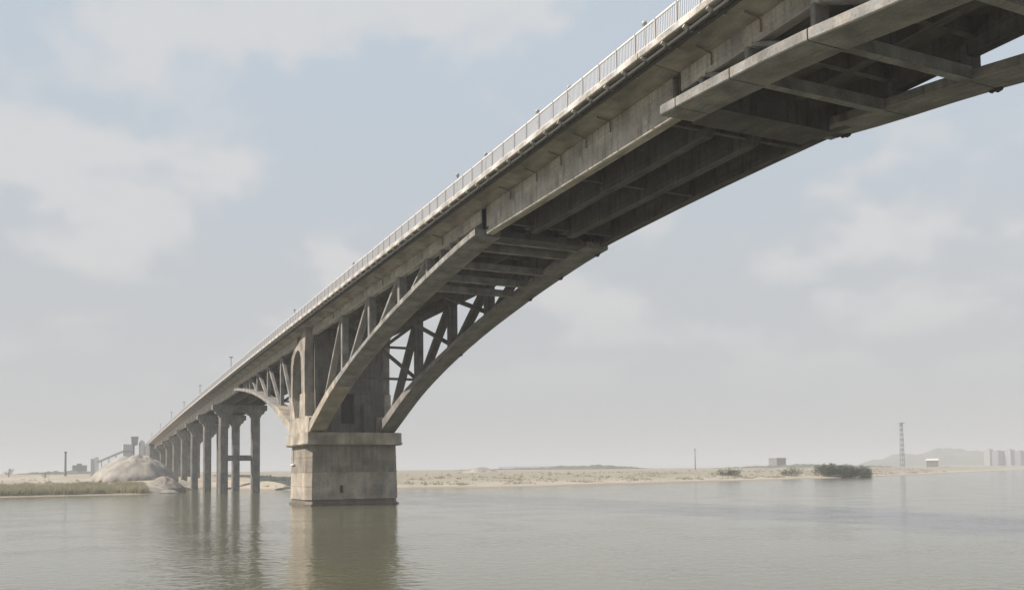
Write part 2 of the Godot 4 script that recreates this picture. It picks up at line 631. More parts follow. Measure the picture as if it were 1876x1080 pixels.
# ---------------------------------------------------------------- the bridge
func rib(parent: Node,  t0: float, t1: float, tip: float, way: float, depth: Callable, cuts: Array, v_end: float) -> void:
	# segments between joints; each a swept box with a fine gap to the next and a darker joint collar
	for k in cuts.size() - 1:
		var a: float = cuts[k] + 0.035
		var b: float = cuts[k + 1] - 0.035
		var n := maxi(2, int((b - a) / 2.0))
		var rings := []
		for i in n + 1:
			var v := lerpf(a, b, float(i) / n)
			var s := tip + way * v
			var low: float = rail_top(s) - depth.call(v) + (0.46 * exp(-maxf(v, 0.0) / 4.0) if tip < 50.0 and t0 > 30.0 else 0.0)
			var th := rib_thick(v)
			var c := 0.05
			var ring := PackedVector3Array()
			for p in [[t0 + c, 0.0], [t1 - c, 0.0], [t1, c], [t1, th - c], [t1 - c, th], [t0 + c, th], [t0, th - c], [t0, c]]:
				ring.append(Vector3(p[0], low + p[1], -s))
			rings.append(ring)
		var tris := PackedVector3Array()
		loft(tris, rings)
		obj("rib_segment", tris, M.pier if b > (44.0 if way > 0.0 else 50.0) and tip > 50.0 and t0 < 30.0 else M.rib if t0 < 30.0 else M.column, parent)  # far rib: same concrete, shade put into a darker colour
		if k < cuts.size() - 2:
			var vj: float = cuts[k + 1]
			var sj := tip + way * vj
			var lj: float = rail_top(sj) - depth.call(vj) + (0.46 * exp(-vj / 4.0) if tip < 50.0 and t0 > 30.0 else 0.0)
			var core := PackedVector3Array()
			var grow := 0.06
			along(core, V2([t0 + grow, lj + grow, t1 - grow, lj + grow, t1 - grow, lj + rib_thick(vj) - grow, t0 + grow, lj + rib_thick(vj) - grow]), sj - 0.045, sj + 0.045)
			obj("rib_joint", core, M.rubber, parent)
			# a worn fixing left hanging under the joint's outer edge
			if t0 > 30.0 and k % 2 == 0:
				var clip := PackedVector3Array()
				across(clip, V2([sj - 0.4, lj + 0.02, sj + 0.35, lj + 0.02, sj + 0.3, lj - 0.1, sj + 0.12, lj - 0.06, sj + 0.02, lj - 0.17, sj - 0.2, lj - 0.13, sj - 0.26, lj - 0.04]), t1 - 0.3, t1 - 0.12)
				obj("joint_fixing", clip, M.rubber, parent)

func arm(parent: Node, tip: float, way: float, depth: Callable, posts: Array, feet: Array, v_end: float, reach: float) -> void:
	# top girders: outer pair and two inner stringers
	var top_end := tip + way * reach
	for g in [[G_NEAR, G_NEAR + 0.6, 2.55], [28.3, 28.8, 2.4], [31.5, 32.0, 2.4], [G_FAR - 0.6, G_FAR, 2.85 if tip > 50.0 else 2.95]]:
		var tris := PackedVector3Array()
		var t0: float = g[0]
		var t1: float = g[1]
		var low: float = g[2]
		sweep(tris, V2([t0, 1.6, t1, 1.6, t1, low - 0.05, t1 - 0.05, low, t0 + 0.05, low, t0, low - 0.05]), tip + way * 0.1, top_end)
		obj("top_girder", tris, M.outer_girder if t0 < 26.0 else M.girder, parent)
	# ribs, cut where the posts land
	var cuts := [-0.55]
	for p in feet: cuts.append(p)
	cuts.append(v_end)
	for t in [[NEAR - 0.02, NEAR + 2.0], [FAR - 2.0, FAR + 0.02]]:
		rib(parent, t[0], t[1], tip, way, depth, cuts, v_end)
	# posts and diagonals of both trusses
	for side in 2:
		var tc := NEAR + 1.15 if side == 0 else FAR - 1.15
		for k in posts.size():
			var v: float = posts[k]
			var s := tip + way * v
			var high := rail_top(s) - 2.5
			var low: float = rail_top(s) - depth.call(v) + rib_thick(v) - 0.06
			if high - low < 0.12: continue
			var big := clampf((high - low) / 3.0, 0.55, 1.0)
			var tris := PackedVector3Array()
			bar(tris, Vector3(tc, low, -s), Vector3(tc, high, -s), (1.02 if side == 1 else 0.8) if way > 0.0 or tip < 50.0 else 0.55, 0.52 * big, Vector3.RIGHT, 0.05)
			obj("post", tris, M.rib if side == 0 else M.wall, parent)  # far posts: same concrete as the near ones, with shade painted in
			if v > 10.0 or (tip < 50.0 and side == 0):
				# the diagonal runs from the head of the post down towards the pier
				var next: float = posts[k - 1] if k > 0 else v + 9.6
				if k > 0: next = v + (posts[k - 1] - v) * 0.86
				var s2 := tip + way * next
				var low2: float = rail_top(s2) - depth.call(next) + rib_thick(next) - 0.1
				if k == 0 or high - low2 > 0.2:
					tris = PackedVector3Array()
					bar(tris, Vector3(tc, low2, -s2), Vector3(tc, high + 0.02, -(s + way * 0.35)), (0.96 if side == 1 else 0.74) if way > 0.0 or tip < 50.0 else 0.5, 0.38 * big, Vector3.RIGHT, 0.05)
					obj("diagonal", tris, M.rib if side == 0 else M.wall, parent)  # far diagonals get the darker colour in place of shade
	# crossbeams between the ribs, and beams under the deck above them
	for k in feet.size():
		var v: float = feet[k]
		if v > 17.0 and tip > 50.0: continue
		var s := tip + way * v
		var low: float = rail_top(s) - depth.call(v) + 0.04
		var tris := PackedVector3Array()
		along(tris, V2([NEAR + 1.99, low, FAR - 1.99, low, FAR - 1.99, low + 0.55, NEAR + 1.99, low + 0.55]), s - 0.2, s + 0.2)
		obj("crossbeam", tris, M.rib, parent)
		if v > 3.0:
			tris = PackedVector3Array()
			var d0 := rail_top(s) - 2.35
			along(tris, V2([G_NEAR + 0.59, d0, G_FAR - 0.59, d0, G_FAR - 0.59, d0 + 0.8, G_NEAR + 0.59, d0 + 0.8]), s - 0.16, s + 0.16)
			obj("deck_beam", tris, M.deck, parent)
	# sway bracing between the two trusses, its dark colour standing for shade
	for v in posts:
		if v < 11.0 or tip < 50.0: continue
		var s: float = tip + way * v
		var high := rail_top(s) - 2.6
		var low: float = rail_top(s) - depth.call(v) + 1.1
		var tris := PackedVector3Array()
		if v > 35.0:
			for y in [18.3, 14.7]:
				tris = PackedVector3Array()
				bar(tris, Vector3(NEAR + 1.0, y, -s), Vector3(FAR - 1.0, y, -s), 0.27, 0.27, Vector3.UP)
				obj("strut", tris, M.wall, parent)
		for q in [[low, high], [high, low]]:
			tris = PackedVector3Array()
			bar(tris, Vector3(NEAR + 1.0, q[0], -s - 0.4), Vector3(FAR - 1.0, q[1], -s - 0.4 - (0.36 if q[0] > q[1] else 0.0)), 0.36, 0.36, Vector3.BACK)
			obj("sway_brace", tris, M.wall, parent)
	# solid web between the far rib and its top girder, near the tip
	var web := PackedVector3Array()
	var web_end := 10.2 if tip > 50.0 else 5.0
	var rings := []
	for i in 9:
		var v := lerpf(-0.5, web_end, i / 8.0)
		var s := tip + way * v
		var low: float = rail_top(s) - depth.call(v) + 0.3
		rings.append(PackedVector3Array([Vector3(34.25, low, -s), Vector3(34.75, low, -s), Vector3(34.75, rail_top(s) - 2.6, -s), Vector3(34.25, rail_top(s) - 2.6, -s)]))
	loft(web, rings)
	obj("tip_web", web, M.girder, parent)
	# end block: a deep diaphragm with a ledge that carries the hung span
	var s0 := tip + way * 0.1
	var s1 := tip + way * 1.3
	var tris := PackedVector3Array()
	var rt := rail_top(tip)
	along(tris, V2([G_NEAR + 0.04, rt - 3.3, G_FAR + 0.74, rt - 3.3, G_FAR + 0.74, rt - 1.6, G_NEAR + 0.04, rt - 1.6]), s0, s1)
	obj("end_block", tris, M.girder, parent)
	tris = PackedVector3Array()
	along(tris, V2([NEAR + 1.98, rt - 3.66, FAR - 1.98, rt - 3.66, FAR - 1.98, rt - 3.27, NEAR + 1.98, rt - 3.27]), tip - way * 0.7, s1)
	obj("bearing_ledge", tris, M.girder, parent)

func span_girders(parent: Node, a: float, b: float, dap_a: bool, dap_b: bool, low := 3.6, beams := 3) -> void:
	for g in [[G_NEAR, G_NEAR + 0.6], [28.35, 28.95], [31.35, 31.95], [FAR - 0.68, FAR - 0.08]]:
		var t0: float = g[0]
		var t1: float = g[1]
		var st := [a]
		var dp := [3.12 if dap_a else low]
		if dap_a:
			st.append_array([a + 1.0, a + 1.3])
			dp.append_array([3.12, low])
		var n := 5
		for i in range(1, n): 
			st.append(lerpf(a, b, float(i) / n))
			dp.append(low)
		if dap_b:
			st.append_array([b - 1.3, b - 1.0])
			dp.append_array([low, 3.12])
		st.append(b + (0.78 if t0 > 34.0 and dap_b else 0.0))
		dp.append(3.12 if dap_b else low)
		var rings := []
		for i in st.size():
			var s: float = st[i]
			var r := rail_top(s)
			var d: float = dp[i]
			if t0 < 26.0: d = low
			if t0 > 34.0 and dap_a and dap_b: d = 3.08 + 0.34 * pow((s - 39.0) / 18.0, 2.0)
			var ring := PackedVector3Array()
			for p in [[t0 + 0.02, 1.55], [t1 - 0.02, 1.55], [t1 - 0.02, d - 0.5], [t1, d - 0.42], [t1, d - 0.05], [t1 - 0.05, d], [t0 + 0.05, d], [t0, d - 0.05], [t0, d - 0.42], [t0 + 0.02, d - 0.5]]:
				ring.append(Vector3(p[0], r - p[1], -s))
			rings.append(ring)
		var tris := PackedVector3Array()
		loft(tris, rings)
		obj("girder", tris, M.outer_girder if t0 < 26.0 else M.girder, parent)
	for k in beams:
		var s := lerpf(a + 1.6, b - 1.6, float(k) / (beams - 1))
		var r := rail_top(s)
		var deep := 3.0 if k % 2 == 1 else 3.2
		for g in [[G_NEAR + 0.58, 28.37], [28.93, 31.37], [31.93, FAR - 0.66]]:
			var tris := PackedVector3Array()
			along(tris, V2([g[0], r - deep, g[1], r - deep, g[1], r - 1.52, g[0], r - 1.52]), s - 0.14, s + 0.14)
			obj("diaphragm", tris, M.girder, parent)

func deck_piece(parent: Node, a: float, b: float) -> void:
	var tris := PackedVector3Array()
	sweep(tris, V2([G_NEAR + 0.02, 1.2, G_FAR - 0.02, 1.2, G_FAR - 0.02, 1.62, G_NEAR + 0.02, 1.62]), a, b)
	obj("deck_slab", tris, M.deck, parent)
	for q in [[NEAR_EDGE + 0.1, G_NEAR], [FAR_EDGE - 0.1, G_FAR]]:
		tris = PackedVector3Array()
		sweep(tris, V2([q[0], 1.2, q[1], 1.2, q[1], 1.62, q[0], 1.4]), a, b)
		obj("pavement_slab", tris, M.pavement, parent)
	for t in [NEAR_EDGE, FAR_EDGE - 0.3]:
		tris = PackedVector3Array()
		sweep(tris, V2([t, 1.09, t + 0.27, 1.06, t + 0.3, 1.1, t + 0.3, 1.36, t + 0.27, 1.39, t + 0.03, 1.39, t, 1.36]), a, b)
		obj("kerb", tris, M.kerb, parent)

func make_bridge() -> void:
	var b := thing("bridge", Vector3(30.2, 0, -115.8), "long grey concrete arch-truss road bridge spanning the river on a massive pier", "bridge")
	# deck and its edge, in pieces between the movement joints
	var joints := [-22.0, NEXT_TIP, TIP, TIP_LAND, 203.0, 232.0, 261.0, 290.0, 319.0, 348.0, 377.0, END]
	for k in joints.size() - 1:
		deck_piece(b, joints[k] + (0.03 if k else 0.0), joints[k + 1] - 0.03)
	# the frame in view: two arms on one pier
	var posts := [39.4, 28.8, 19.2, 11.7, 8.5, 6.3, 4.6]
	var feet := [0.75, 2.7, 6.7, 9.8, 12.4, 19.2, 28.8, 39.4]
	arm(b, TIP, 1.0, rib_depth, posts, feet, 53.2, 53.6)
	arm(b, TIP_LAND, -1.0, rib_depth, posts, feet, 52.0, 51.5)
	# the arm of the next frame, over the viewer's right
	arm(b, NEXT_TIP, -1.0, next_depth, [40.0, 30.0, 21.0, 14.6, 8.7, 4.8, 1.6], [0.7, 4.6, 9.2, 15.0, 21.4, 30.4, 40.4], 56.4, 56.4)
	# hung span between the two frames
	span_girders(b, NEXT_TIP + 0.6, TIP - 0.75, true, true)
	for s in [[NEXT_TIP + 0.75], [TIP - 0.9]]:
		for t in [G_NEAR + 0.3, 28.65, 31.65, G_FAR - 0.3]:
			var tris := PackedVector3Array()
			box(tris, Vector3(t - 0.3, rail_top(s[0]) - 3.3, -s[0] - 0.22), Vector3(t + 0.3, rail_top(s[0]) - 3.1, -s[0] + 0.22))
			obj("bearing", tris, M.rubber, b)
	for q in [[NEXT_TIP + 0.18, M.rust], [TIP - 0.35, M.rubber]]:
		var tris := PackedVector3Array()
		var r := rail_top(q[0])
		for k in 3:
			along(tris, V2([G_NEAR + 0.06 + k * 0.09, r - 3.25, G_NEAR + 0.1 + k * 0.09, r - 3.25, G_NEAR + 0.1 + k * 0.09, r - 1.6, G_NEAR + 0.06 + k * 0.09, r - 1.6]), q[0] - 0.12 + k * 0.1, q[0] - 0.06 + k * 0.1)
		obj("joint_plate", tris, q[1], b)
	# approach spans
	for k in range(3, joints.size() - 1):
		span_girders(b, joints[k] + 0.25, joints[k + 1] - 0.25, k == 3, false, 3.45, 3)
	# brackets under the pavement's edge, with the dark service pipe they carry
	var s := -20.0
	while s < 176.0:
		var r := rail_top(s)
		var len := 0.75 + 0.25 * rng.randf()
		var tris := PackedVector3Array()
		var drop := 0.05 * rng.randf()
		along(tris, V2([NEAR_EDGE + 0.05, r - 1.39, NEAR_EDGE + len, r - 1.48, NEAR_EDGE + len, r - 1.58, NEAR_EDGE + 0.3, r - 1.62 - drop, NEAR_EDGE - 0.04, r - 1.5 - drop]), s - 0.06, s + 0.06)
		obj("bracket", tris, M.kerb, b)
		s += 1.64
	for p in [[NEAR_EDGE + 0.3, 1.6, 0.1], [NEAR_EDGE + 0.58, 1.66, 0.09]]:
		var ring := PackedVector2Array()
		for i in 8: ring.append(Vector2(p[0] + cos(TAU * i / 8) * p[2], p[1] + sin(TAU * i / 8) * p[2]))
		var tris := PackedVector3Array()
		sweep(tris, ring, -20.0, 200.0)
		obj("service_pipe", tris, M.pipe, b)
	# drain spouts and the slab's cross joints on the near face
	for q in [28.6, 31.9, 40.6, 43.2, 46.2, 49.4, 53.3, 66.0, 82.0, 101.0]:
		var r := rail_top(q)
		var tris := PackedVector3Array()
		tube(tris, Vector3(G_NEAR - 0.07, r - 2.3, -q), Vector3(G_NEAR - 0.07, r - 1.75, -q), 0.04, 0.04, 8)
		tube(tris, Vector3(G_NEAR - 0.07, r - 1.75, -q), Vector3(G_NEAR - 0.9, r - 1.6, -q), 0.04, 0.04, 8)
		obj("drain_spout", tris, M.stained, b)
	main_pier(b)
	# abutment where the bridge meets the bank
	var tris := PackedVector3Array()
	var r := rail_top(END)
	box(tris, Vector3(NEAR - 0.9, 0.0, -END - 0.1), Vector3(FAR + 0.9, r - 1.91, -END - 22.0))
	obj("abutment", tris, M.column, b)
	tris = PackedVector3Array()
	sweep(tris, V2([NEAR_EDGE, 1.05, FAR_EDGE, 1.05, FAR_EDGE, 1.9, NEAR_EDGE, 1.9]), END + 0.05, END + 22.0)
	obj("approach_slab", tris, M.deck, b)

func main_pier(b: Node3D) -> void:
	# shaft in lifts with recessed joints, wider foot at the waterline, overhanging cap
	var plan := V2([24.55, -111.6, 24.5, -119.4, 25.0, -121.0, 26.2, -121.6, 34.6, -121.6, 35.9, -121.0, 36.4, -119.6, 36.4, -112.2, 36.15, -111.2, 35.6, -110.6, 34.9, -110.4, 25.2, -110.4])
	var pier: MeshInstance3D
	var tris := PackedVector3Array()
	var mid := PackedVector2Array()
	for p in plan: mid.append(p + Vector2(signf(p.x - 30.2), signf(p.y + 115.7)) * 0.08)
	up_prism(tris, mid, 0.77, 4.2, 0.08)
	pier = obj("pier", tris, M.pier, b)
	tris = PackedVector3Array()
	up_prism(tris, plan, 4.2, 7.55, 0.08)
	obj("upper_lift", tris, M.stained, pier)
	tris = PackedVector3Array()
	var foot := PackedVector2Array()
	for p in plan: foot.append(p + Vector2(signf(p.x - 30.2), signf(p.y + 115.7)) * 0.3)
	up_prism(tris, foot, -4.0, 0.2)
	obj("footing", tris, M.wet, pier)
	tris = PackedVector3Array()
	up_prism(tris, plan, 0.19, 0.76, 0.12)
	obj("tide_band", tris, M.wet, pier)
	for y in [2.4, 4.15, 6.0]:
		tris = PackedVector3Array()
		var ring := PackedVector2Array()
		var g: float = 0.16 * (7.55 - y) / 6.8 + 0.035
		for p in plan: ring.append(p + Vector2(signf(p.x - 30.2), signf(p.y + 115.7)) * g)
		up_prism(tris, ring, y, y + 0.12)
		obj("lift_band", tris, M.pier if y < 4.0 else M.stained, pier)
	tris = PackedVector3Array()
	var cap := V2([24.0, -110.2, 23.9, -120.0, 24.4, -121.8, 25.6, -122.4, 35.2, -122.4, 36.4, -121.6, 36.9, -120.2, 36.9, -111.4, 36.7, -110.4, 36.2, -109.8, 35.4, -109.5, 24.4, -109.5])
	up_prism(tris, cap, 7.56, 9.1)
	obj("cap", tris, M.pier, pier)
	tris = PackedVector3Array()
	var lip := PackedVector2Array()
	for p in cap: lip.append(p + Vector2(signf(p.x - 30.2), signf(p.y + 115.7)) * 0.1)
	up_prism(tris, lip, 7.66, 7.86)
	obj("cap_moulding", tris, M.pier, pier)
	# springing blocks that take the ribs on both sides
	for t in [[NEAR - 0.08, NEAR + 2.3], [FAR - 2.3, FAR + 0.08]]:
		tris = PackedVector3Array()
		across(tris, V2([110.6, 9.08, 120.9, 9.08, 121.6, 11.0, 117.4, 11.25, 115.4, 11.15, 112.2, 11.3, 109.9, 10.9]), t[0], t[1])
		obj("springing_block", tris, M.pier, pier)
	# open frames with a pointed opening above the springing blocks
	for t in [[NEAR - 0.06, NEAR + 1.0], [FAR - 1.0, FAR + 0.06]]:
		tris = PackedVector3Array()
		across(tris, V2([112.1, 11.2, 112.2, 14.2, 115.1, 14.2, 115.4, 11.2]), t[0] - 0.05, t[1] + 0.05)
		obj("frame_foot", tris, M.pier, pier)
		tris = PackedVector3Array()
		across(tris, V2([118.0, 11.15, 119.6, 13.6, 119.9, 14.2, 121.9, 14.2, 121.0, 11.1]), t[0] - 0.05, t[1] + 0.05)
		obj("frame_foot", tris, M.pier, pier)
		tris = PackedVector3Array()
		across(tris, V2([112.5, 14.21, 112.5, 19.1, 111.9, 22.5, 113.8, 22.5, 115.2, 21.2, 116.8, 20.75, 118.8, 20.45, 120.4, 19.6, 121.0, 18.4, 120.9, 14.21, 119.9, 14.21, 119.6, 18.2, 118.9, 19.3, 117.6, 19.95, 116.6, 20.1, 115.6, 19.8, 114.9, 19.0, 114.6, 17.0, 114.5, 14.21]), t[0], t[1])
		obj("arch_frame", tris, M.tower, pier)
	# cross walls of the tower; the one towards the viewer has a doorway and a ledge
	var rt := rail_top(115.0)
	tris = PackedVector3Array()
	for q in [[25.75, 29.0, 9.05, 14.3], [30.75, 34.7, 9.05, 14.3], [28.99, 30.76, 9.05, 10.3]]:
		box(tris, Vector3(q[0], q[2], -111.3), Vector3(q[1], q[3], -112.2))
	obj("lower_wall", tris, M.wall, pier)
	tris = PackedVector3Array()
	box(tris, Vector3(28.98, 10.28, -112.0), Vector3(30.77, 14.25, -112.15))
	obj("doorway_shade", tris, M.rubber, pier)  # black panel added so that the doorway looks dark inside
	tris = PackedVector3Array()
	box(tris, Vector3(25.76, 14.28, -111.75), Vector3(34.69, rt - 1.6, -112.15))
	obj("upper_wall", tris, M.wall, pier)
	tris = PackedVector3Array()
	box(tris, Vector3(25.7, 14.1, -111.16), Vector3(34.75, 14.45, -111.74))
	obj("wall_ledge", tris, M.wall, pier)
	tris = PackedVector3Array()
	box(tris, Vector3(25.75, 9.05, -120.2), Vector3(34.7, rt - 1.6, -120.8))
	obj("back_wall", tris, M.wall, pier)
	tris = PackedVector3Array()
	across(tris, V2([110.7, 9.08, 111.28, 9.08, 111.28, 12.9, 111.0, 12.9, 110.7, 11.2]), 31.9, 33.4)
	obj("haunch", tris, M.wall, pier)
	# depth gauge bracket on the near face and a drain hole on the shaded face
	tris = PackedVector3Array()
	box(tris, Vector3(24.2, 5.15, -117.0), Vector3(24.62, 5.27, -119.0))
	box(tris, Vector3(24.35, 5.15, -118.3), Vector3(24.45, 7.5, -118.4))
	obj("gauge_bracket", tris, M.plant_white, pier)
	tris = PackedVector3Array()
	box(tris, Vector3(28.6, 1.6, -110.1), Vector3(28.9, 2.5, -110.34))
	obj("drain_box", tris, M.rubber, pier)

func make_approach_piers() -> void:
	var where := [203.0, 232.0, 261.0, 290.0, 319.0, 348.0, 377.0]
	var labels := ["twin-column grey bridge pier nearest the massive river pier, standing in water", "second twin-column bridge pier counting from the massive river pier", "third twin-column bridge pier counting from the massive river pier",
		"fourth twin-column bridge pier, first partly behind the sandy toe of the bank", "fifth twin-column bridge pier, rising beside the pale sand heap", "sixth twin-column bridge pier, low on the bank behind the sand heap", "last twin-column bridge pier before the bridge meets the bank"]
	for k in where.size():
		var s: float = where[k]
		var o := thing("bridge_pier", Vector3(30.2, 0, -s), labels[k], "bridge pier", "twin-column piers under the approach spans")
		var top := rail_top(s) - 3.58
		var tris := PackedVector3Array()
		along(tris, V2([24.4, top, 36.0, top, 36.0, top - 1.15, 35.45, top - 1.45, 35.3, top - 1.95, 34.75, top - 2.25, 34.6, top - 2.75, 32.6, top - 2.75, 32.4, top - 2.3, 31.9, top - 2.1, 31.7, top - 1.65, 30.9, top - 1.45,
			29.5, top - 1.45, 28.7, top - 1.65, 28.5, top - 2.1, 28.0, top - 2.3, 27.8, top - 2.75, 25.8, top - 2.75, 25.65, top - 2.25, 25.1, top - 1.95, 24.95, top - 1.45, 24.4, top - 1.15]), s - 1.05, s + 1.05)
		obj("cap_beam", tris, M.column, o)
		for t in [26.8, 33.6]:
			tris = PackedVector3Array()
			var poly := chamfer(V2([t - 0.92, -s - 0.92, t + 0.92, -s - 0.92, t + 0.92, -s + 0.92, t - 0.92, -s + 0.92]), 0.3)
			up_prism(tris, poly, -4.0, top - 2.74)
			obj("column", tris, M.column, o)
			tris = PackedVector3Array()
			up_prism(tris, chamfer(V2([t - 0.97, -s - 0.97, t + 0.97, -s - 0.97, t + 0.97, -s + 0.97, t - 0.97, -s + 0.97]), 0.3), top * 0.62, top * 0.62 + 0.14)
			obj("column_band", tris, M.column, o)
		if k < 1:
			tris = PackedVector3Array()
			box(tris, Vector3(27.7, 7.0, -s - 0.55), Vector3(32.7, 8.2, -s + 0.55))
			obj("tie_beam", tris, M.column, o)
		for t in [G_NEAR + 0.3, 28.65, 31.65, G_FAR - 0.3]:
			tris = PackedVector3Array()
			box(tris, Vector3(t - 0.3, top - 0.01, -s - 0.8), Vector3(t + 0.3, top + 0.12, -s + 0.8))
			obj("bearing", tris, M.rubber, o)

# ---------------------------------------------------------------- railing
func make_railing() -> void:
	var o := thing("bridge_railing", Vector3(NEAR_EDGE + 0.15, rail_top(115.0), -115.0), "pale picket railing along the near edge of the bridge deck", "railing")
	var t := NEAR_EDGE + 0.15
	for q in [[0.0, 0.07, 0.09], [0.95, 0.05, 0.06]]:
		var tris := PackedVector3Array()
		var h: float = q[2]
		var w: float = q[1]
		sweep(tris, V2([t - w / 2, q[0], t + w / 2, q[0], t + w / 2, q[0] + h, t - w / 2, q[0] + h]), -20.0, END + 20.0, 3.0)
		obj("top_rail" if q[0] == 0.0 else "bottom_rail", tris, M.paint, o)
	var step := 1.66
	var first := PackedVector3Array()
	# one infill panel of thin pickets, shared by all the bays
	var bars := PackedVector3Array()
	for k in 12:
		var z := -step * (k + 0.75) / 12.5
		box(bars, Vector3(-0.014, 0.1, z - 0.016), Vector3(0.014, 0.97, z + 0.016))
	var bar_mesh := mesh_of(bars)
	var postp := PackedVector3Array()
	box(postp, Vector3(-0.05, 0.0, -0.045), Vector3(0.05, 1.09, 0.045))
	var post_mesh := mesh_of(postp)
	var s := -20.0
	while s < END + 18.0:
		var base := rail_top(s) - 1.07
		var tilt := atan2(rail_top(s + step) - rail_top(s), step)
		var p := MeshInstance3D.new()
		p.mesh = post_mesh
		p.material_override = M.post
		put(p, "post", o)
		p.position = Vector3(t, base, -s) - o.position
		var g := MeshInstance3D.new()
		g.mesh = bar_mesh
		g.material_override = M.paint
		put(g, "picket_panel", o)
		g.position = Vector3(t, base, -s) - o.position
		g.rotation.x = tilt
		s += step

func make_lamps() -> void:
	# tall lamps on the approach, small globes along the river spans
	var tall := [[170.0, 2.1, "tallest slim street lamp, over the land end of the bridge arm"], [220.0, 2.2, "slim street lamp above the first approach piers"], [258.0, 1.8, "faint slim street lamp above the third approach pier"],
		[298.0, 2.5, "slim street lamp above the fourth and fifth approach piers"], [345.0, 2.3, "faint slim street lamp second from the far end of the bridge"], [392.0, 2.4, "faint slim street lamp at the far end of the bridge"]]
	for q in tall:
		var s: float = q[0]
		var y := rail_top(s) - 1.2
		var o := thing("street_lamp", Vector3(NEAR_EDGE + 0.6, y, -s), q[2], "street lamp", "street lamps along the bridge")
		var h: float = q[1] + 1.3
		var tris := PackedVector3Array()
		tube(tris, o.position, o.position + Vector3(0, h, 0), 0.11, 0.07)
		obj("pole", tris, M.lamp_pole, o)
		tris = PackedVector3Array()
		box(tris, o.position + Vector3(-0.35, h - 0.02, -0.16), o.position + Vector3(0.35, h + 0.12, 0.16), 0.05)
		obj("lamp_head", tris, M.lamp_pole, o)
	var small := [[113.3, 0.8, "small tilted lamp above the main pier's tower"], [85.4, 0.42, "small lamp on the railing above the truss panels"], [58.0, 0.6, "small lamp on the railing at the end of the truss arm"], [53.0, 0.4, "round lamp on the railing just right of the truss arm's end"],
		[45.5, 0.42, "round lamp on the railing above the middle of the hung span"], [41.7, 0.3, "lowest small lamp on the railing of the hung span"], [34.4, 0.42, "round lamp on the railing nearest the top edge of the photo"]]
	for q in small:
		var s: float = q[0]
		var y := rail_top(s) - 1.1
		var o := thing("railing_lamp", Vector3(NEAR_EDGE + 0.42, y, -s), q[2], "lamp", "small lamps along the railing")
		var h: float = q[1] + 1.1
		var tris := PackedVector3Array()
		tube(tris, o.position, o.position + Vector3(0, h - 0.12, 0), 0.05, 0.04)
		obj("pole", tris, M.lamp_pole, o)
		tris = PackedVector3Array()
		ball(tris, o.position + Vector3(0, h, 0), 0.13, 0.9)
		obj("globe", tris, M.lamp_glass, o)
		tris = PackedVector3Array()
		tube(tris, o.position + Vector3(0, h - 0.22, 0), o.position + Vector3(0, h - 0.08, 0), 0.05, 0.13)
		obj("cup", tris, M.lamp_pole, o)

# ---------------------------------------------------------------- things on the far bank
func heap(called: String, c: Vector3, rx: float, rz: float, h: float, mat: Material, seed_: int, power := 1.5) -> MeshInstance3D:
	var nz := FastNoiseLite.new()
	nz.seed = seed_
	nz.frequency = 0.12
	var rings := []
	for k in 20:
		var f := k / 19.0
		var ring := PackedVector3Array()
		for i in 64:
			var a := TAU * i / 64
			var w := 1.0 + 0.10 * nz.get_noise_2d(cos(a) * 14.0, sin(a) * 14.0)
			var y := h * (1.0 - pow(f, power)) * (1.0 + 0.16 * nz.get_noise_2d(cos(a) * f * 30.0 + 50.0, sin(a) * f * 30.0)) - 0.05 * h * f * absf(nz.get_noise_2d(cos(a) * 55.0, sin(a) * 55.0))
			var e := maxf(f, 0.02)
			ring.append(c + Vector3(cos(a) * rx * e * w, y - (0.8 if k == 19 else 0.0), sin(a) * rz * e * w))
		rings.append(ring)
	var tris := PackedVector3Array()
	loft(tris, rings)
	return obj(called, tris, mat, self, PackedColorArray(), true)

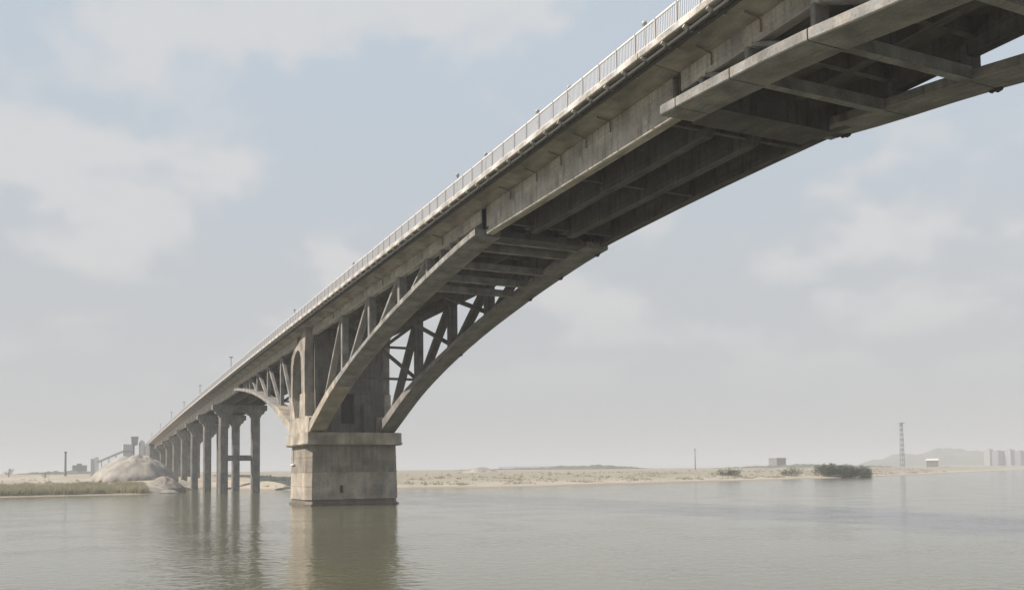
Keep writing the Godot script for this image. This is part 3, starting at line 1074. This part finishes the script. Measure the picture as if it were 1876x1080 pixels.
func make_bank_things() -> void:
	tag(heap("sand_heap", Vector3(11.5, 3.2, -256.0), 11.0, 14.0, 6.0, M.sand_heap, 5, 2.2), "tall pale heap of sand beside the far end of the bridge", "sand heap")
	tag(heap("gravel_heap", Vector3(17.0, 0.6, -232.0), 5.2, 9.0, 3.2, M.gravel_heap, 6), "low brown heap at the foot of the pale sand heap", "gravel heap")
	tag(heap("sand_spit", Vector3(11.5, 0.0, -216.0), 7.5, 7.0, 1.7, M.sand_heap, 7), "low pinkish mound of sand at the water's edge before the brown heap", "sand heap")
	# batching plant behind the heap
	var base := 3.6
	var o := thing("batching_plant", Vector3(12.0, base, -330.0), "grey batching plant with hopper tower, silos and sloping conveyor behind the sand heap", "industrial plant")
	var tris := PackedVector3Array()
	box(tris, Vector3(10.9, base, -328.0), Vector3(14.0, 14.6, -332.0))
	obj("tower", tris, M.plant_grey, o)
	for q in [[6.5, 0.4], [9.2, 0.4], [11.9, 0.4]]:
		tris = PackedVector3Array()
		box(tris, Vector3(10.82, q[0], -327.9), Vector3(14.08, q[0] + q[1], -332.1))
		obj("floor_band", tris, M.plant_dark, o)
	tris = PackedVector3Array()
	loft(tris, [PackedVector3Array([Vector3(13.5, 14.3, -328.2), Vector3(15.4, 14.3, -328.2), Vector3(15.4, 14.3, -331.0), Vector3(13.5, 14.3, -331.0)]), PackedVector3Array([Vector3(13.3, 17.2, -328.0), Vector3(15.7, 17.2, -328.0), Vector3(15.7, 17.2, -331.4), Vector3(13.3, 17.2, -331.4)])])
	obj("hopper", tris, M.plant_dark, o)
	tris = PackedVector3Array()
	box(tris, Vector3(14.02, base, -328.4), Vector3(14.5, 14.3, -331.0))
	obj("hopper_leg", tris, M.plant_dark, o)
	tris = PackedVector3Array()
	bar(tris, Vector3(3.2, 8.6, -329.0), Vector3(11.0, 12.2, -329.0), 1.2, 0.7, Vector3.BACK)
	obj("conveyor", tris, M.plant_grey, o)
	for x in [4.4, 6.6, 8.8]:
		tris = PackedVector3Array()
		bar(tris, Vector3(x, base - 1, -329.0), Vector3(x, 8.6 + (x - 3.2) * 0.46 - 0.3, -329.0), 0.3, 0.3)
		obj("conveyor_leg", tris, M.plant_grey, o)
	for q in [[16.9, 15.2, 0.95], [18.6, 14.0, 0.85]]:
		tris = PackedVector3Array()
		tube(tris, Vector3(q[0], base + 1.5, -330.0), Vector3(q[0], q[1], -330.0), q[2], q[2], 14)
		tube(tris, Vector3(q[0], q[1] + 0.002, -330.0), Vector3(q[0], q[1] + 0.9, -330.0), q[2], 0.2, 14)
		tube(tris, Vector3(q[0], base - 0.5, -330.0), Vector3(q[0], base + 1.498, -330.0), 0.2, q[2], 14)
		obj("silo", tris, M.plant_white, o)
	o = thing("works_shed", Vector3(2.6, base, -330.0), "small white block beside the lower end of the sloping conveyor", "building")
	tris = PackedVector3Array()
	box(tris, Vector3(2.3, base - 1, -329.0), Vector3(3.5, 10.0, -332.0))
	obj("wall", tris, M.plant_white, o)
	tris = PackedVector3Array()
	box(tris, Vector3(1.1, base - 1, -329.2), Vector3(2.28, 9.8, -331.0))
	obj("lean_to", tris, M.plant_grey, o)
	tris = PackedVector3Array()
	box(tris, Vector3(2.2, 10.002, -328.8), Vector3(3.6, 10.2, -332.2))
	obj("roof", tris, M.plant_grey, o)
	o = thing("chimney_pole", Vector3(-8.2, 3.8, -420.0), "thin grey pole rising alone from the left bank", "pole")
	tris = PackedVector3Array()
	tube(tris, Vector3(-8.2, 3.0, -420.0), Vector3(-8.2, 14.0, -420.0), 0.5, 0.38)
	obj("shaft", tris, M.steel, o)
	tris = PackedVector3Array()
	tube(tris, Vector3(-8.2, 13.7, -420.0), Vector3(-8.2, 14.4, -420.0), 0.62, 0.62)
	obj("collar", tris, M.steel, o)
	# reeds along the left bank
	var blade := PackedVector3Array()
	var bc := PackedColorArray()
	var r := RandomNumberGenerator.new()
	r.seed = 12
	for k in 9:
		var a := r.randf() * TAU
		var p := Vector3(r.randf() - 0.5, 0, r.randf() - 0.5) * 0.9
		var lean := Vector3(cos(a), 0, sin(a)) * (0.15 + 0.3 * r.randf())
		var side := Vector3(-sin(a), 0, cos(a)) * 0.07
		var h := 1.1 + 0.7 * r.randf()
		blade.append_array([p - side, p + lean + Vector3.UP * h, p + side])
		var c := Color(0.36, 0.35, 0.24).lerp(Color(0.48, 0.43, 0.32), r.randf())
		bc.append_array([c, c, c])
	var mm := MultiMesh.new()
	mm.transform_format = MultiMesh.TRANSFORM_3D
	mm.mesh = mesh_of(blade, bc)
	var list := []
	for k in 14000:
		var t := -70.0 + 82.0 * r.randf()
		var d := 2.0 + 13.0 * pow(r.randf(), 0.8)
		if t > 4.0 and r.randf() < 0.55: continue
		var s := shore(t) + d
		list.append(Transform3D(Basis(Vector3.UP, r.randf() * TAU).scaled(Vector3.ONE * (0.66 + 0.3 * r.randf() + 0.25 * land_noise.get_noise_2d(t * 5.0, s * 3.0))), Vector3(t, land_height(t, s) - 0.05, -s)))
	mm.instance_count = list.size()
	for k in list.size(): mm.set_instance_transform(k, list[k])
	var reeds := MultiMeshInstance3D.new()
	reeds.multimesh = mm
	reeds.material_override = M.leaf
	put(reeds, "reeds")
	tag(reeds, "olive band of reeds along the left bank's water edge", "reeds", "", "stuff")
	# dry scrub scattered over the sand of the far bank
	var tuft := PackedVector3Array()
	var tc := PackedColorArray()
	for k in 22:
		var dir := Vector3(r.randfn(), absf(r.randfn()) * 0.8, r.randfn()).normalized()
		var p := dir * (0.25 + 0.4 * r.randf())
		var x := Vector3(r.randfn(), r.randfn(), r.randfn()).normalized() * 0.16
		var y := Vector3(r.randfn(), r.randfn(), r.randfn()).normalized() * 0.16
		tuft.append_array([p - x, p + y, p + x])
		var c := Color(0.22, 0.212, 0.15).lerp(Color(0.34, 0.305, 0.225), r.randf())
		tc.append_array([c, c, c])
	var sm := MultiMesh.new()
	sm.transform_format = MultiMesh.TRANSFORM_3D
	sm.mesh = mesh_of(tuft, tc)
	list = []
	while list.size() < 2600:
		var t := -90.0 + 560.0 * pow(r.randf(), 1.2)
		var d := 7.0 + 70.0 * r.randf() * r.randf()
		if t > 0.0 and t < 42.0: continue
		if land_noise.get_noise_2d(t * 1.5, d * 3.0) < 0.02 - 0.1 * r.randf(): continue
		var s := shore(t) + d
		list.append(Transform3D(Basis(Vector3.UP, r.randf() * TAU).scaled(Vector3.ONE * (0.5 + 1.1 * r.randf() * r.randf())), Vector3(t, land_height(t, s), -s)))
	sm.instance_count = list.size()
	for k in list.size(): sm.set_instance_transform(k, list[k])
	var scrub := MultiMeshInstance3D.new()
	scrub.multimesh = sm
	scrub.material_override = M.leaf
	put(scrub, "scrub")
	tag(scrub, "dry scrub scattered over the sand of the far bank", "scrub", "", "stuff")


# a tree or bush of small leaf faces gathered in clumps
func tree(called: String, at: Vector3, h: float, w: float, leaves: int, seed_: int, label: String, group := "", tone := Color(0.07, 0.085, 0.045)) -> Node3D:
	var r := RandomNumberGenerator.new()
	r.seed = seed_
	var o := thing(called, at, label, "tree" if called.ends_with("tree") else "shrub", group)
	var wood := PackedVector3Array()
	tube(wood, at + Vector3(0, -0.6, 0), at + Vector3(0.1, h * 0.5, 0), 0.05 * h * 0.6, 0.03 * h * 0.6, 8)
	var clumps := []
	for k in 18:
		var a := r.randf() * TAU
		var f := sqrt(r.randf())
		var c := at + Vector3(cos(a) * f * w * 0.42, h * (0.1 + 0.72 * r.randf()), sin(a) * f * w * 0.42)
		clumps.append([c, w * (0.15 + 0.1 * r.randf()), r.randf()])
		if k < 6: tube(wood, at + Vector3(0.05, h * (0.2 + 0.04 * k), 0), c, 0.012 * h, 0.004 * h, 5)
	obj("trunk", wood, M.bark, o)
	var tris := PackedVector3Array()
	var cols := PackedColorArray()
	for k in leaves:
		var q: Array = clumps[r.randi() % clumps.size()]
		var dir := Vector3(r.randfn(), r.randfn(), r.randfn()).normalized()
		var p: Vector3 = q[0] + dir * q[1] * pow(r.randf(), 0.4) * Vector3(1, 0.8, 1)
		var x := Vector3(r.randfn(), r.randfn(), r.randfn()).normalized() * w * 0.03
		var y := Vector3(r.randfn(), r.randfn(), r.randfn()).normalized() * w * 0.03
		tris.append_array([p - x, p + y, p + x])
		var c: Color = tone * (0.75 + 0.5 * q[2] * r.randf())
		c.a = 1.0
		cols.append_array([c, c, c])
	obj("crown", tris, M.leaf, o, cols)
	return o

func ground_at(x: float, s: float) -> Vector3:
	return Vector3(x, land_height(x, s), -s)

# ---------------------------------------------------------------- far away
func tower_block(at: Vector3, w: float, d: float, h: float, floors: int, mat: Material, label: String) -> void:
	var o := thing("tower_block", at, label, "building", "tower blocks on the right skyline")
	var tris := PackedVector3Array()
	box(tris, at + Vector3(-w / 2, -3, -d / 2), at + Vector3(w / 2, h, d / 2))
	obj("wall", tris, mat, o)
	tris = PackedVector3Array()
	box(tris, at + Vector3(-w * 0.2, h + 0.002, -d * 0.2), at + Vector3(w * 0.15, h + 1.6, d * 0.2))
	obj("roof_house", tris, mat, o)
	for f in floors:
		tris = PackedVector3Array()
		var y := 1.2 + f * (h - 1.0) / floors
		var n := int(w / 3.0)
		for k in n:
			var x := -w / 2 + (k + 0.5) * w / n
			box(tris, at + Vector3(x - 0.7, y, d / 2 - 0.2), at + Vector3(x + 0.7, y + 1.4, d / 2 + 0.04))
		obj("window_row", tris, M.far_glass, o)

func make_far_things() -> void:
	# trees at the water's edge on the right
	var spots := [[260.5, 263.5, 5.2, 7.0], [263.5, 262.5, 5.0, 6.5], [266.8, 260.5, 5.3, 7.5], [269.5, 259.0, 5.6, 7.0], [272.3, 256.8, 5.5, 6.5], [274.4, 255.0, 5.2, 5.5]]
	var words := ["leftmost dark tree of the clump on the right bank", "second dark tree from the left in the right bank clump", "broad dark tree in the middle of the right bank clump", "tallest dark tree of the right bank clump",
		"dark tree next to the right end of the bank clump", "dark tree at the right end of the clump, above open sand"]
	for k in spots.size():
		var q: Array = spots[k]
		tree("bank_tree", ground_at(q[0], q[1]), q[2], q[3] * 1.25, 2600, 60 + k, words[k], "trees at the water's edge on the right bank")
	var shrubs := [[209.0, 258.0, 2.0, 9.0, "wide low shrub farther left along the right bank"], [246.0, 266.0, 3.4, 8.0, "low dark shrub touching the left of the bank trees"]]
	for k in shrubs.size():
		var q: Array = shrubs[k]
		tree("shrub", ground_at(q[0], q[1]), q[2], q[3], 1000, 80 + k, q[4])
	tree("lone_tree", ground_at(-24.1, 349.0), 3.4, 3.6, 600, 91, "small tree on the left bank by the left edge of the photo")
	tree("lone_tree", ground_at(-13.1, 350.0), 2.6, 3.0, 500, 92, "smaller tree on the left bank, left of the thin pole")
	tag(heap("sand_heap", Vector3(132.0, 2.6, -304.0), 9.0, 9.0, 3.0, M.sand_heap, 15), "low pale sand heap on the bank right of the massive pier", "sand heap")
	# lattice tower
	var at := ground_at(736.0, 639.6)
	var o := thing("lattice_tower", at, "tall thin steel lattice tower above the right bank", "tower")
	var h := 48.5 - at.y
	var legs := PackedVector3Array()
	for c in [Vector3(1, 0, 1), Vector3(-1, 0, 1), Vector3(-1, 0, -1), Vector3(1, 0, -1)]:
		var tris := PackedVector3Array()
		bar(tris, at + c * 1.5 + Vector3(0, -1, 0), at + c * 0.8 + Vector3(0, h, 0), 0.5, 0.5)
		obj("leg", tris, M.steel, o)
	for k in 9:
		var f0 := k / 9.0
		var f1 := (k + 1) / 9.0
		var w0 := lerpf(1.5, 0.8, f0)
		var w1 := lerpf(1.5, 0.8, f1)
		var tris := PackedVector3Array()
		for z in [-1, 1]:
			bar(tris, at + Vector3(-w0, h * f0, z * w0), at + Vector3(w1, h * f1, z * w1), 0.3, 0.3)
			bar(tris, at + Vector3(w0, h * f0, z * w0), at + Vector3(-w1, h * f1, z * w1), 0.3, 0.3)
			bar(tris, at + Vector3(z * w0, h * f0, -w0), at + Vector3(z * w1, h * f1, w1), 0.3, 0.3)
			bar(tris, at + Vector3(-w1, h * f1, z * w1), at + Vector3(w1, h * f1, z * w1), 0.3, 0.3)
		obj("bracing", tris, M.steel, o)
	var head := PackedVector3Array()
	box(head, at + Vector3(-2.8, h - 1.4, -2.0), at + Vector3(2.8, h - 0.6, 2.0))
	box(head, at + Vector3(-1.3, h - 4.2, -1.2), at + Vector3(1.3, h - 3.9, 1.2))
	obj("platform", head, M.steel, o)
	at = ground_at(301.0, 399.4)
	o = thing("utility_pole", at, "slim dark pole on the bank between the pier and the trees", "pole")
	var tris := PackedVector3Array()
	tube(tris, at - Vector3(0, 1, 0), Vector3(at.x, 15.6, at.z), 0.35, 0.2)
	obj("shaft", tris, M.steel, o)
	tris = PackedVector3Array()
	bar(tris, Vector3(at.x - 1.1, 14.3, at.z), Vector3(at.x + 1.1, 14.3, at.z), 0.2, 0.2, Vector3.UP)
	obj("cross_arm", tris, M.steel, o)
	# long white-roofed shed
	at = ground_at(694.0, 570.0)
	o = thing("long_shed", at, "long low shed with a bright white roof below the hill", "building")
	tris = PackedVector3Array()
	bar(tris, at + Vector3(-19, 1.5, 15.2), at + Vector3(19, 1.5, -15.2), 9.0, 8.0, Vector3(0.63, 0, 0.78))
	obj("wall", tris, M.far_wall, o)
	tris = PackedVector3Array()
	bar(tris, at + Vector3(-19.6, 6.0, 15.7), at + Vector3(19.6, 7.0, -15.7), 10.5, 1.3, Vector3(0.63, 0, 0.78))
	obj("roof", tris, M.plant_white, o)
	at = ground_at(640.0, 712.0)
	o = thing("grey_house", at, "pale grey flat-roofed building behind the left end of the bank trees", "building")
	tris = PackedVector3Array()
	box(tris, at + Vector3(-6, -2, -6), at + Vector3(6, 10.0, 6))
	obj("wall", tris, M.far_wall, o)
	tris = PackedVector3Array()
	box(tris, at + Vector3(-6.4, 10.002, -6.4), at + Vector3(6.4, 10.5, 6.4))
	obj("roof", tris, M.far_pale, o)
	tower_block(ground_at(1543.2, 1141.6), 11.0, 12.0, 31.0, 9, M.far_pale, "narrow pale tower block, leftmost on the right skyline")
	tower_block(ground_at(1552.8, 1128.8), 22.0, 14.0, 28.0, 8, M.far_wall, "wide grey tower block, second from left on the right skyline")
	tower_block(ground_at(1564.0, 1113.6), 13.0, 12.0, 30.0, 9, M.far_pale, "pale tower block between two wider grey ones on the right skyline")
	tower_block(ground_at(1574.4, 1100.0), 19.0, 14.0, 27.0, 8, M.far_wall, "grey tower block at the right edge of the photo")
	tower_block(ground_at(-6.0, 900.0), 12.0, 10.0, 8.0, 3, M.far_wall, "faint low block on the left skyline by the thin pole")
	# wooded hill on the right and a low wooded ridge in the middle
	ridge("hill", Vector3(2024, 8, -1576), Vector3(-0.63, 0, -0.78), 250.0, 140.0, 40.0, 31, "grey wooded hill on the right behind the white-roofed shed", "structure")
	ridge("far_wood", Vector3(420, 3, -800), Vector3(0.80, 0, 0.6), 150.0, 30.0, 5.5, 32, "low hazy line of woods on the horizon right of the pier", "stuff")
	ridge("far_wood", Vector3(640, 3, -690), Vector3(0.80, 0, 0.6), 130.0, 26.0, 4.0, 33, "faint low woods on the horizon below the lattice tower's left", "stuff")
	ridge("far_wood", Vector3(-10, 3, -760), Vector3(1.0, 0, 0.1), 70.0, 24.0, 4.0, 34, "faint low woods on the horizon at the left edge", "stuff")

func ridge(called: String, c: Vector3, dir: Vector3, long: float, wide: float, h: float, seed_: int, label: String, kind: String) -> void:
	var nz := FastNoiseLite.new()
	nz.seed = seed_
	nz.frequency = 0.012
	nz.fractal_octaves = 3
	var fine := FastNoiseLite.new()
	fine.seed = seed_ + 50
	fine.frequency = 0.12
	var d := dir.normalized()
	var side := Vector3(-d.z, 0, d.x)
	var us := steps([-1.0, 1.0, 0.02])
	var vs := steps([-1.0, 1.0, 0.1])
	var o := grid(called, us, vs, func(u, v):
		var p: Vector3 = c + d * u * long + side * v * wide
		var top := maxf(0.0, 1.0 - u * u) * maxf(0.0, 1.0 - v * v)
		var y := h * pow(top, 0.7) * (0.85 + 0.5 * nz.get_noise_2d(p.x, p.z)) + top * 2.2 * fine.get_noise_2d(p.x, p.z)
		return Vector3(p.x, c.y - 2.0 * (1.0 - top) + y, p.z),
		func(_u, _v, p):
			return Color(0.07, 0.08, 0.05).lerp(Color(0.13, 0.13, 0.08), clampf(0.5 + 0.8 * fine.get_noise_2d(p.x * 0.5, p.z * 0.5), 0, 1)), M.tinted)
	tag(o, label, "hill" if called == "hill" else "woods", "", kind)
